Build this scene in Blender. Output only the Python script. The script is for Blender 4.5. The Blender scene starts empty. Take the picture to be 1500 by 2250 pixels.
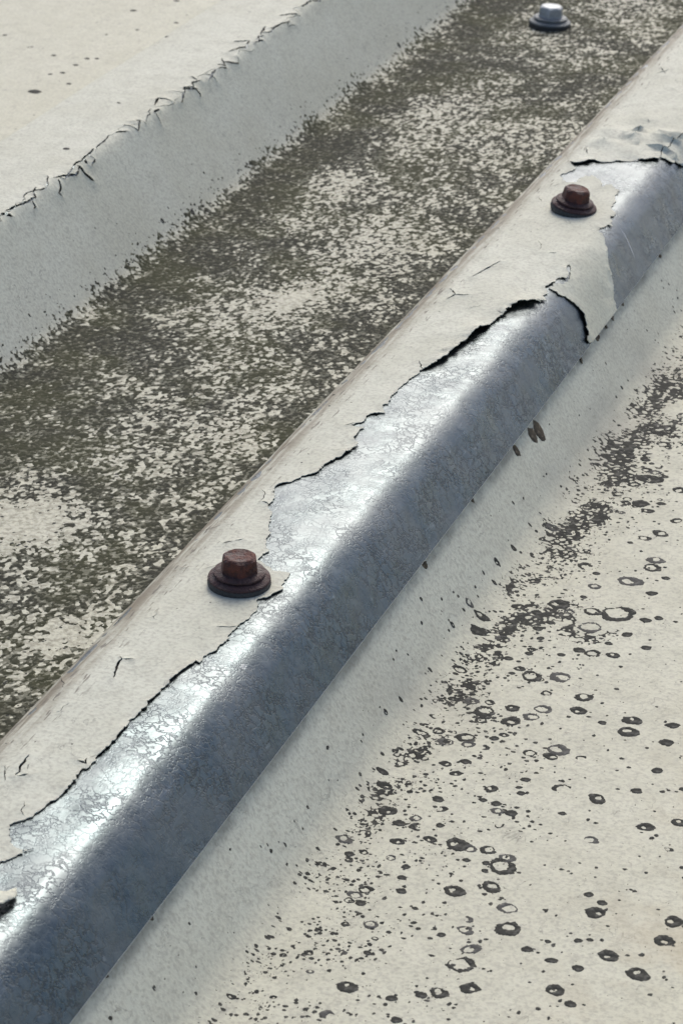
import bpy, math, random
import numpy as np
from mathutils import Vector, Matrix
from mathutils.geometry import delaunay_2d_cdt

# ------------------------------------------------------------------ scene, camera, light
scene = bpy.context.scene
MM = 0.001                                    # all shapes are laid out in millimetres
cam_data = bpy.data.cameras.new('camera')
cam = bpy.data.objects.new('camera', cam_data)
scene.collection.objects.link(cam)
scene.camera = cam
CAM_PITCH, CAM_HEAD = math.radians(26.367), math.radians(20.831)
cam.location = (0.212, -0.487, 0.281)
cam.rotation_euler = (math.pi / 2 - CAM_PITCH, 0, CAM_HEAD)
cam_data.sensor_fit = 'VERTICAL'
cam_data.angle = 2 * math.atan(1125 / 5800)
cam_data.clip_start, cam_data.clip_end = 0.01, 5000
cam_data.dof.use_dof = True
cam_data.dof.focus_distance = 0.63
cam_data.dof.aperture_fstop = 48.0

SUN_EL, SUN_AZ = math.radians(43), math.radians(-12)     # azimuth from +Y towards +X
world = bpy.data.worlds.new('World'); scene.world = world
world.use_nodes = True
wn = world.node_tree; wn.nodes.clear()
sky = wn.nodes.new('ShaderNodeTexSky'); sky.sky_type = 'NISHITA'; sky.sun_disc = False
sky.sun_elevation = SUN_EL; sky.sun_rotation = SUN_AZ
sky.dust_density = 3.0; sky.air_density = 0.65; sky.ozone_density = 0.7
bg = wn.nodes.new('ShaderNodeBackground'); bg.inputs['Strength'].default_value = 0.15
wo = wn.nodes.new('ShaderNodeOutputWorld')
wn.links.new(sky.outputs[0], bg.inputs[0]); wn.links.new(bg.outputs[0], wo.inputs[0])
sun_data = bpy.data.lights.new('sun', 'SUN')
sun_data.energy = 0.74; sun_data.angle = math.radians(19); sun_data.color = (1.0, 0.975, 0.91)
sun = bpy.data.objects.new('sun', sun_data); scene.collection.objects.link(sun)
sdir = Vector((math.sin(SUN_AZ) * math.cos(SUN_EL), math.cos(SUN_AZ) * math.cos(SUN_EL), math.sin(SUN_EL)))
sun.rotation_euler = sdir.to_track_quat('Z', 'Y').to_euler()
sun.location = sdir * 3
scene.view_settings.view_transform = 'Standard'; scene.view_settings.look = 'None'
scene.view_settings.gamma = 1.0; scene.view_settings.use_curve_mapping = False
scene.view_settings.exposure = 0.59

# ------------------------------------------------------------------ helpers
rng = np.random.default_rng(7); random.seed(7)
def link(name, mesh, mat=None, parent=None):
    o = bpy.data.objects.new(name, mesh); scene.collection.objects.link(o)
    if mat: mesh.materials.append(mat)
    if parent: o.parent = parent
    return o
def tag(o, label=None, cat=None, group=None, kind=None):
    for k, v in (('label', label), ('category', cat), ('group', group), ('kind', kind)):
        if v: o[k] = v
    return o
def mesh_np(name, V, F, smooth=True):
    """V in mm (n,3); F (m,3) or (m,4) int array"""
    me = bpy.data.meshes.new(name); V = np.asarray(V, np.float32) * MM; F = np.asarray(F, np.int32)
    k = F.shape[1]
    me.vertices.add(len(V)); me.vertices.foreach_set('co', V.ravel())
    me.loops.add(F.size); me.loops.foreach_set('vertex_index', F.ravel())
    me.polygons.add(len(F)); me.polygons.foreach_set('loop_start', np.arange(0, F.size, k, dtype=np.int32))
    me.polygons.foreach_set('use_smooth', np.full(len(F), smooth))
    me.update(calc_edges=True); me.validate()
    return me
def hash2(ix, iy, seed):
    h = (ix.astype(np.int64) * 374761393 + iy.astype(np.int64) * 668265263 + seed * 144269504) & 0xffffffff
    h = ((h ^ (h >> 13)) * 1274126177) & 0xffffffff
    return ((h ^ (h >> 16)) & 0xffff) / 65535.0
def vnoise(x, y, seed=0):
    """gradient noise, about -1..1"""
    x = np.asarray(x, float); y = np.asarray(y, float)
    ix = np.floor(x); iy = np.floor(y); fx = x - ix; fy = y - iy
    ux = fx * fx * fx * (fx * (fx * 6 - 15) + 10); uy = fy * fy * fy * (fy * (fy * 6 - 15) + 10)
    def g(a, b):
        t = hash2(ix + a, iy + b, seed) * 2 * np.pi
        return np.cos(t) * (fx - a) + np.sin(t) * (fy - b)
    n = (g(0, 0) * (1 - ux) + g(1, 0) * ux) * (1 - uy) + (g(0, 1) * (1 - ux) + g(1, 1) * ux) * uy
    return n * 1.5
def fbm(x, y, seed=0, oct=3):
    x = np.asarray(x, float); y = np.asarray(y, float)
    t = 0; a = 1
    for k in range(oct): t = t + a * vnoise(x * 2 ** k + 17.3 * k, y * 2 ** k - 9.1 * k, seed + k); a *= .5
    return t

# ------------------------------------------------------------------ materials
class Nodes:
    def __init__(s, name):
        s.m = bpy.data.materials.new(name); s.m.use_nodes = True; s.t = s.m.node_tree
        s.b = s.t.nodes['Principled BSDF']
        s.co = s.t.nodes.new('ShaderNodeTexCoord').outputs['Object']
    def n(s, typ, **kw):
        o = s.t.nodes.new('ShaderNode' + typ)
        for k, v in kw.items(): setattr(o, k, v)
        return o
    def put(s, sock, v):
        if hasattr(v, 'is_output'): s.t.links.new(v, sock)
        else: sock.default_value = v
    def scale(s, sx, sy, sz, off=(0, 0, 0)):
        m = s.n('Mapping'); m.inputs['Scale'].default_value = (sx, sy, sz); m.inputs['Location'].default_value = off
        s.t.links.new(s.co, m.inputs[0]); return m.outputs[0]
    def noise(s, vec, scale=1.0, detail=3, rough=.55, dist=0.0):
        o = s.n('TexNoise'); s.put(o.inputs['Vector'], vec); o.inputs['Scale'].default_value = scale
        o.inputs['Detail'].default_value = detail; o.inputs['Roughness'].default_value = rough
        o.inputs['Distortion'].default_value = dist; return o.outputs[0]
    def voronoi(s, vec, scale, feature='DISTANCE_TO_EDGE'):
        o = s.n('TexVoronoi', feature=feature); s.put(o.inputs['Vector'], vec); o.inputs['Scale'].default_value = scale
        return o.outputs[0]
    def ramp(s, v, a, b, lo=0.0, hi=1.0):
        o = s.n('MapRange'); s.put(o.inputs[0], v)
        for i, q in zip((1, 2, 3, 4), (a, b, lo, hi)): o.inputs[i].default_value = q
        o.interpolation_type = 'SMOOTHSTEP'; return o.outputs[0]
    def math(s, op, a, b=0.0):
        o = s.n('Math', operation=op); s.put(o.inputs[0], a); s.put(o.inputs[1], b); return o.outputs[0]
    def mix(s, f, a, b):
        o = s.n('Mix', data_type='RGBA'); s.put(o.inputs[0], f); s.put(o.inputs[6], a); s.put(o.inputs[7], b); return o.outputs[2]
    def xyz(s):
        o = s.n('SeparateXYZ'); s.t.links.new(s.co, o.inputs[0]); return o.outputs
    def bump(s, h, strength, dist, prev=None):
        o = s.n('Bump'); s.put(o.inputs['Height'], h); o.inputs['Strength'].default_value = strength
        o.inputs['Distance'].default_value = dist
        if prev is not None: s.put(o.inputs['Normal'], prev)
        return o.outputs[0]
    def out(s, color, rough, normal=None, metal=0.0, spec=.5):
        s.put(s.b.inputs['Base Color'], color); s.put(s.b.inputs['Roughness'], rough); s.put(s.b.inputs['Metallic'], metal)
        s.put(s.b.inputs['Specular IOR Level'], spec)
        if normal is not None: s.put(s.b.inputs['Normal'], normal)
        return s.m
def C(r, g, b): return (r, g, b, 1)

def mat_paint(name, base, warm, upper):
    k = Nodes(name); x, y, z = k.xyz()
    big = k.noise(k.co, 26, 3, .6); mid = k.noise(k.co, 150, 3, .6); fine = k.noise(k.co, 1000, 2, .6)
    col = k.mix(k.ramp(big, .35, .68), base, warm)
    # flat valleys keep a yellowish dust that the ribs shed
    val = k.ramp(z, -.0335, -.029, 1, 0)
    col = k.mix(k.math('MULTIPLY', val, .55), col, C(.535, .52, .385))
    col = k.mix(k.ramp(mid, .45, .8, 0, .20), col, C(.40, .38, .31))
    col = k.mix(k.ramp(fine, .42, .74, 0, .62), col, C(.34, .33, .265))
    col = k.mix(k.ramp(k.noise(k.scale(1, .8, 1, (2, 1, 4)), 430, 2, .6), .52, .72, 0, .35), col, C(.38, .37, .30))
    hair = k.math('MULTIPLY', k.ramp(k.math('ABSOLUTE', k.math('SUBTRACT', k.noise(k.scale(1, .7, 1), 170, 3, .6, .6), .5)), 0, .011, 1, 0), k.ramp(k.noise(k.co, 85, 2), .52, .62))
    col = k.mix(k.math('MULTIPLY', hair, .5), col, C(.17, .165, .14))
    if upper:
        sp = k.voronoi(k.co, 260, 'F1')
        spm = k.math('MULTIPLY', k.ramp(sp, .10, .16, 1, 0), k.ramp(mid, .58, .70))
        col = k.mix(k.math('MULTIPLY', spm, .45), col, C(.16, .155, .13))
        # green-grey bloom between the algae flecks
        zone = k.math('MULTIPLY', k.math('MULTIPLY', k.ramp(x, -.146, -.138), k.ramp(x, -.050, -.040, 1, 0)), k.ramp(z, -.0325, -.027, 1, 0))
        col = k.mix(k.math('MULTIPLY', zone, k.ramp(k.noise(k.co, 620, 3, .7), .42, .62, 0, .62)), col, C(.20, .19, .135))
        # brown run-off dirt along the far bend of the near rib
        e = k.math('MULTIPLY', k.ramp(x, -.030, -.022), k.ramp(x, -.0175, -.0105, 1, 0))
        st = k.noise(k.scale(700, 45, 300), 1, 3, .65)
        col = k.mix(k.math('MULTIPLY', k.math('MULTIPLY', e, k.ramp(st, .30, .60, .2, 1)), .95), col, C(.175, .148, .10))
        st2 = k.noise(k.scale(900, 130, 300, (3, 7, 1)), 1, 2, .6)
        d2 = k.math('MULTIPLY', k.math('MULTIPLY', k.ramp(x, -.024, -.017), k.ramp(x, -.0125, -.007, 1, 0)), k.ramp(st2, .60, .68))
        col = k.mix(k.math('MULTIPLY', d2, .8), col, C(.13, .115, .09))
    else:
        # soot-grey smudges low on the flank, rusty dust out in the valley
        sm = k.math('MULTIPLY', k.math('MULTIPLY', k.ramp(x, .026, .038), k.ramp(x, .042, .058, 1, 0)), k.ramp(k.noise(k.scale(30, 14, 20), 1, 4, .65), .42, .72))
        col = k.mix(k.math('MULTIPLY', sm, .55), col, C(.26, .25, .21))
        # shade of the gap under the lap edge, painted as a dark line
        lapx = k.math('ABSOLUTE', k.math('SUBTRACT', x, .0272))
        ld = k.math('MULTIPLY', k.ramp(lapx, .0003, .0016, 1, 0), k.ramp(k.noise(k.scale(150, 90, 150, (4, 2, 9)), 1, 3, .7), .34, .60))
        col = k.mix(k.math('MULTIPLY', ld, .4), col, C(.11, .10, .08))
        wd = k.math('MULTIPLY', k.ramp(x, .085, .13), k.ramp(k.noise(k.co, 38, 4, .7), .48, .68))
        col = k.mix(k.math('MULTIPLY', wd, .45), col, C(.42, .345, .22))
    nrm = k.bump(k.math('ADD', fine, k.math('MULTIPLY', mid, .15)), .45, .0003)
    return k.out(col, k.ramp(mid, .3, .8, .62, .8), nrm, 0, .25)

M_PAINT = mat_paint('cream_paint', C(.548, .555, .445), C(.51, .512, .40), True)
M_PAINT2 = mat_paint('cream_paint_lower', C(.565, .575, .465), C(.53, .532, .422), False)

def mat_steel():
    k = Nodes('galvanised_steel')
    warp = k.n('VectorMath', operation='ADD'); k.put(warp.inputs[0], k.co)
    nz = k.n('TexNoise'); k.put(nz.inputs['Vector'], k.co); nz.inputs['Scale'].default_value = 420; nz.inputs['Detail'].default_value = 3
    sc = k.n('VectorMath', operation='SCALE'); k.put(sc.inputs[0], nz.outputs[1]); sc.inputs['Scale'].default_value = .0075
    k.put(warp.inputs[1], sc.outputs[0])
    e1 = k.voronoi(warp.outputs[0], 330)
    c1 = k.ramp(e1, 0, .11, 1, 0)
    big = k.noise(k.co, 48, 2, .6); mid = k.noise(k.co, 520, 3, .7)
    pat = k.ramp(k.noise(k.co, 62, 2, .6), .40, .60)
    c1 = k.math('MULTIPLY', c1, k.ramp(pat, 0, 1, .3, .9))
    col = k.mix(k.ramp(mid, .3, .75), C(.062, .080, .086), C(.100, .122, .128))
    col = k.mix(k.math('MULTIPLY', c1, .75), col, C(.05, .06, .068))
    col = k.mix(k.ramp(k.noise(k.co, 260, 2), .72, .76, 0, .2), col, C(.40, .43, .45))
    h = k.math('SUBTRACT', k.math('MULTIPLY', mid, .5), c1)
    nrm = k.bump(big, .4, .0024)
    nrm = k.bump(h, .34, .0002, nrm)
    ox = k.ramp(k.noise(k.scale(1, .6, 1, (1, 5, 2)), 58, 4, .65), .40, .62)
    rough = k.math('ADD', k.ramp(mid, .3, .7, .22, .32), k.math('ADD', k.math('MULTIPLY', c1, .12), k.math('MULTIPLY', ox, .11)))
    scr = k.math('MULTIPLY', k.ramp(k.math('ABSOLUTE', k.math('SUBTRACT', k.noise(k.scale(900, 40, 400, (0, 3, 0)), 1, 2, .5), .5)), 0, .012, 1, 0), k.ramp(k.noise(k.co, 50, 2), .55, .65))
    col = k.mix(k.math('MULTIPLY', scr, .35), col, C(.30, .33, .35))
    col = k.mix(k.math('MULTIPLY', ox, .30), col, C(.17, .185, .19))
    return k.out(col, rough, nrm, 1.0, .5)
M_STEEL = mat_steel()

def mat_crust(name, a, b, c):
    k = Nodes(name)
    big = k.noise(k.co, 30, 3, .6); fine = k.noise(k.co, 650, 2, .6)
    col = k.mix(k.ramp(big, .38, .62), a, b)
    col = k.mix(k.ramp(fine, .48, .70, 0, .85), col, c)
    col = k.mix(k.ramp(k.noise(k.co, 1900, 2, .6), .55, .75, 0, .4), col, c)
    return k.out(col, .9, k.bump(fine, .6, .0004), 0, .15)
M_ALGAE = mat_crust('olive_algae', C(.048, .050, .027), C(.036, .037, .027), C(.125, .123, .086))
M_LICHEN = mat_crust('dark_lichen', C(.036, .037, .032), C(.052, .052, .044), C(.115, .114, .097))
M_LICHEN2 = mat_crust('grey_lichen', C(.085, .085, .077), C(.10, .098, .085), C(.16, .157, .14))
M_DIRT = mat_crust('dry_dirt', C(.10, .082, .055), C(.05, .045, .035), C(.17, .14, .10))

def mat_rust(name, a, b, metal=0.0, r=(.5, .75)):
    k = Nodes(name)
    n1 = k.noise(k.co, 350, 4, .65); n2 = k.noise(k.co, 1500, 3, .6)
    col = k.mix(k.ramp(n1, .35, .68), a, b)
    col = k.mix(k.ramp(n2, .55, .8, 0, .5), col, C(*(q * 1.9 for q in b[:3])))
    return k.out(col, k.ramp(n1, .3, .7, *r), k.bump(k.math('ADD', n1, k.math('MULTIPLY', n2, .5)), .8, .0009), metal, .4)
M_RUST = mat_rust('brown_rust', C(.034, .011, .009), C(.115, .034, .019))
M_RUST_D = mat_rust('dark_rust', C(.030, .014, .013), C(.058, .026, .023))
M_RUBBER = mat_rust('grey_rubber', C(.035, .036, .034), C(.055, .054, .05), 0, (.6, .85))
M_ZINC = mat_rust('dull_zinc', C(.30, .33, .34), C(.42, .44, .44), .6, (.35, .5))
M_ZINC_D = mat_rust('dull_zinc_washer', C(.13, .15, .155), C(.20, .215, .21), .4, (.45, .65))
M_FILM = mat_crust('thin_algae_film', C(.165, .165, .115), C(.115, .116, .088), C(.31, .305, .235))
M_CRACK_SHADE = mat_crust('crack_shade', C(.022, .022, .02), C(.03, .028, .025), C(.05, .046, .04))
k = Nodes('scratch_and_edge_glint'); M_SCRATCH_AND_GLINT = k.out(C(.62, .65, .68), .4, None, .6)

# ------------------------------------------------------------------ the ribbed profile
PITCH, HT = 179.0, 33.0
def rib_poly(rt=4.2,rb=10.0,n=10,rr=4.2):
    # one rib, x from -PITCH/2 to PITCH/2, rounded trapezoid with a slightly domed crown
    P=[(-PITCH/2,-HT),(-40,-HT),(-18,-0.9),(18,-0.9),(40,-HT),(PITCH/2,-HT)]
    R=[0,rb,rt,rr,rb,0]
    out=[P[0]]
    for i in range(1,5):
        a,b,c=map(np.array,(P[i-1],P[i],P[i+1])); a=a.astype(float)
        u=(a-b)/np.linalg.norm(a-b); v=(c-b)/np.linalg.norm(c-b)
        ang=np.arccos(np.clip(u@v,-1,1)); t=R[i]/np.tan(ang/2)
        p0=b+u*t; bis=(u+v)/np.linalg.norm(u+v); cen=b+bis*R[i]/np.sin(ang/2)
        a0=np.arctan2(*(p0-cen)[::-1]); p1=b+v*t; a1=np.arctan2(*(p1-cen)[::-1])
        d=(a1-a0+np.pi)%(2*np.pi)-np.pi
        for k in range(n+1):
            q=a0+d*k/n; out.append((cen[0]+R[i]*np.cos(q),cen[1]+R[i]*np.sin(q)))
        if i==2:
            x0=out[-1][0];x1=18-rr*np.tan(np.radians(28.2))
            for k in range(1,12): out.append((x0+(x1-x0)*k/12,-0.9))
    out.append(P[5]); out=np.array(out,float)
    # crown dome
    m=np.abs(out[:,0])<19; out[m,1]+=0.9*(1-(out[m,0]/19)**2)
    return out
class Profile:
    def __init__(s,k0,k1,xcut=None):
        rp=rib_poly(); pts=[]
        for k in range(k0,k1+1):
            q=rib_poly(rt=5.0,rr=10.0) if k==0 else rp.copy(); q[:,0]+=k*PITCH-(70 if k<=-2 else 0); pts.append(q if k==k0 else q[1:])
        p=np.concatenate(pts)
        d=np.hypot(*np.diff(p,axis=0).T); L=np.concatenate([[0],np.cumsum(d)])
        L-=np.interp(0,p[:,0],L)
        s.p=p;s.L=L
        t=np.gradient(p,L,axis=0); t/=np.linalg.norm(t,axis=1)[:,None]
        s.n=np.stack([-t[:,1],t[:,0]],1)
    def at(s,S):
        x=np.interp(S,s.L,s.p[:,0]);z=np.interp(S,s.L,s.p[:,1])
        nx=np.interp(S,s.L,s.n[:,0]);nz=np.interp(S,s.L,s.n[:,1]);l=np.hypot(nx,nz)
        return x,z,nx/l,nz/l
REGION_A = [(3.3, -119.8, 0.5), (5.2, -116.2, 0.4), (7.0, -113.1, 0.5), (6.2, -114.6, 0.4), (3.0, -113.8, 0.3), (0.4, -110.1, 0.3), (-0.9, -107.7, 0.3), (0.7, -105.4, 0.4), (2.6, -100.3, 0.5), (3.7, -95.5, 0.7), (3.8, -94.4, 0.9), (3.4, -84.8, 0.9), (4.3, -83.5, 0.5), (4.3, -77.0, 1.0), (4.6, -70.2, 1.1), (4.7, -61.5, 1.2), (5.1, -53.4, 1.2), (5.6, -44.0, 1.2), (6.3, -39.5, 1.0), (6.9, -36.1, 0.8), (8.1, -36.4, 0.3), (8.0, -32.4, 0.5), (9.2, -30.3, 0.6), (9.8, -24.0, 0.6), (9.0, -22.6, 0.5), (9.3, -19.2, 0.5), (9.8, -15.1, 0.5), (10.2, -13.8, 0.5), (10.4, -10.6, 0.5), (10.4, -9.7, 0.3), (8.8, -6.5, 0.3), (8.6, -5.2, 0.4), (10.3, -4.2, 0.6), (10.9, -1.8, 0.9), (12.1, 1.3, 1.0), (10.9, 2.9, 0.3), (10.7, 9.2, 0.2), (6.6, 8.7, 0.1), (3.2, 11.1, 0.2), (1.3, 12.5, 0.3), (2.3, 17.1, 0.7), (0.1, 20.0, 0.5), (-0.9, 25.9, 0.4), (-2.7, 28.8, 0.3), (-4.7, 35.9, 0.3), (-7.4, 39.8, 0.2), (-7.9, 45.5, 0.3), (-9.5, 48.9, 0.4), (-9.4, 51.1, 0.6), (-6.4, 55.5, 0.8), (-3.0, 60.5, 0.8), (-2.7, 66.0, 0.9), (-0.4, 71.3, 1.2), (0.3, 75.9, 1.3), (0.8, 79.9, 1.0), (-1.3, 82.3, 0.9), (-1.7, 86.6, 0.6), (-1.2, 89.8, 0.5), (-5.1, 90.2, 0.3), (-2.7, 93.8, 0.4), (-2.6, 98.4, 0.6), (0.5, 100.4, 0.7), (-1.8, 104.9, 0.8), (-0.6, 105.9, 0.5), (-1.6, 110.3, 0.4), (-1.6, 116.6, 0.4), (-0.8, 121.7, 0.5), (-0.1, 126.9, 0.5), (0.3, 130.3, 0.9), (3.5, 138.9, 2.0), (4.6, 145.5, 2.2), (5.3, 153.0, 2.4), (6.3, 160.1, 2.6), (7.6, 166.4, 2.6), (8.3, 173.6, 1.6), (8.7, 175.2, 1.2), (8.5, 178.0, 2.0), (10.3, 183.3, 2.4), (13.4, 186.5, 2.2), (15.4, 188.8, 1.2), (13.7, 190.0, 0.6), (16.1, 192.1, 0.8), (14.4, 194.5, 0.6), (15.2, 197.3, 0.6), (13.0, 201.4, 1.0), (14.5, 206.0, 1.2), (14.1, 208.6, 1.2), (16.4, 211.5, 1.2), (15.7, 215.5, 0.9), (14.4, 217.7, 0.7), (14.5, 221.4, 0.2), (15.8, 218.4, 0.1), (17.2, 212.7, 0.1), (17.3, 210.5, 0.1), (15.3, 205.8, 0.1), (14.1, 201.2, 0.2), (17.6, 200.1, 0.6), (21.0, 202.6, 0.7), (24.3, 204.5, 0.9), (26.6, 204.2, 1.3), (29.5, 202.8, 1.5), (31.5, 200.9, 1.4), (32.8, 197.5, 1.0), (34.3, 199.5, 0.5)]
REGION_B = [(34.1, 227.4, 0.2), (31.0, 230.2, 0.2), (27.6, 233.7, 0.2), (24.3, 237.7, 0.25), (21.7, 240.6, 0.3), (18.1, 247.9, 0.3), (16.3, 250.9, 0.3), (14.5, 252.4, 0.2), (15.5, 258.6, 0.3), (17.1, 259.9, 0.5), (14.7, 264.1, 0.5), (15.5, 267.4, 0.4), (13.3, 271.7, 0.3), (12.6, 279.4, 0.3), (10.9, 284.4, 0.4), (11.2, 289.1, 0.5), (7.3, 293.6, 0.4), (5.0, 290.1, 0.3), (3.2, 295.4, 0.3), (-1.0, 299.9, 0.2), (-3.3, 297.2, 0.2), (-4.2, 294.1, 0.1), (-4.3, 291.2, 0.1), (-7.4, 290.8, 0.2), (-10.9, 296.6, 0.3), (-9.3, 300.3, 0.2), (-8.1, 304.9, 0.2), (-11.6, 310.9, 1.6), (-9.4, 308.9, 1.6), (-6.2, 311.2, 2.0), (-4.4, 314.3, 1.8), (-1.6, 313.2, 0.5), (6.2, 317.9, 0.2), (14.9, 324.1, 0.15), (14.6, 326.4, 0.2), (18.8, 327.3, 0.5), (22.7, 333.6, 0.8), (29.4, 341.4, 0.5)]
ISLAND = [(5.2, -129.1, 0.3), (8.8, -128.8, 0.3), (10.3, -126.5, 0.5), (11.8, -130.1, 0.7), (11.1, -132.4, 1.5), (11.0, -133.7, 2.2), (9.4, -135.3, 2)]
CRACKS_MAIN = [[(-8.7, 185.2), (-12.1, 190.1)], [(-10.3, 180.7), (-8.8, 185.2), (-4.5, 185.4)], [(-8.9, 200.1), (-7.1, 206.1), (-4.7, 215.2)], [(-6.1, -49.6), (-7.7, -44.7), (-8.0, -41.2), (-9.1, -39.9)], [(-8.0, -41.2), (-5.5, -40.4)], [(-7.8, -91.7), (-8.6, -87.6), (-8.9, -83.3)], [(-7.8, -91.7), (-5.5, -90.1)], [(1.0, -82.1), (3.4, -82.7), (2.6, -80.5)], [(5.1, -20.9), (9.3, -18.7)], [(-8.5, 337.2), (-6.0, 332.2)], [(-10.5, 326.1), (-8.3, 320.1)], [(14.6, 326.4), (13.4, 331.7), (14.6, 338.9), (14.5, 344.0), (16.1, 351.5)], [(-7.4, 19.1), (-5.7, 20.7)], [(0.4, 130.3), (-2.5, 135.9)], [(-6.6, 89.2), (-4.7, 91.6)], [(-10.7, 423.5), (-6.6, 415.5)], [(-10.1, 414.7), (-6.8, 421.4)], [(8.9, 174.9), (6.4, 176.3)], [(-9.4, 17.1), (-7.6, 18.8)], [(-9.5, 41.0), (-7.1, 40.1)], [(6.4, 227.2), (8.6, 227.9)]]
CRACKS_FAR = [[(-194.4, 200.3), (-191.6, 203.4)], [(-194.3, 203.1), (-193.5, 210.4), (-192.6, 215.6), (-192.4, 220.4), (-194.3, 222.5), (-195.3, 227.0)], [(-192.6, 218.2), (-190.1, 216.8), (-189.7, 215.0)], [(-194.3, 236.5), (-193.4, 239.7), (-190.9, 247.2), (-192.4, 252.6)], [(-193.4, 251.7), (-189.6, 252.1), (-185.7, 254.3)], [(-193.3, 237.9), (-190.9, 235.8), (-189.4, 232.7), (-187.7, 233.2)], [(-190.6, 257.8), (-191.5, 262.0), (-194.0, 262.1), (-194.7, 267.7)], [(-195.2, 284.6), (-192.9, 290.0)], [(-196.1, 293.0), (-191.1, 295.0), (-193.6, 301.4), (-195.0, 298.0)], [(-188.3, 310.5), (-192.9, 311.9), (-193.0, 316.0)], [(-195.1, 316.9), (-197.0, 324.5), (-192.4, 326.1)], [(-190.5, 329.8), (-192.6, 336.3), (-196.7, 334.3)], [(-193.8, 337.6), (-191.2, 346.1)], [(-196.7, 352.3), (-193.5, 350.2)], [(-191.4, 355.9), (-193.1, 365.8)], [(-194.5, 370.1), (-192.3, 372.4), (-195.7, 377.6)], [(-196.4, 384.6), (-194.9, 391.4), (-193.3, 396.2), (-195.1, 402.5)], [(-193.6, 405.3), (-191.7, 408.9)], [(-194.1, 410.9), (-196.5, 422.5)], [(-196.9, 437.0), (-192.6, 445.1)], [(-194.1, 452.7), (-193.9, 463.5)], [(-194.3, 420.4), (-193.2, 422.4)], [(-199.6, 397.8), (-194.8, 402.2)]]
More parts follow.
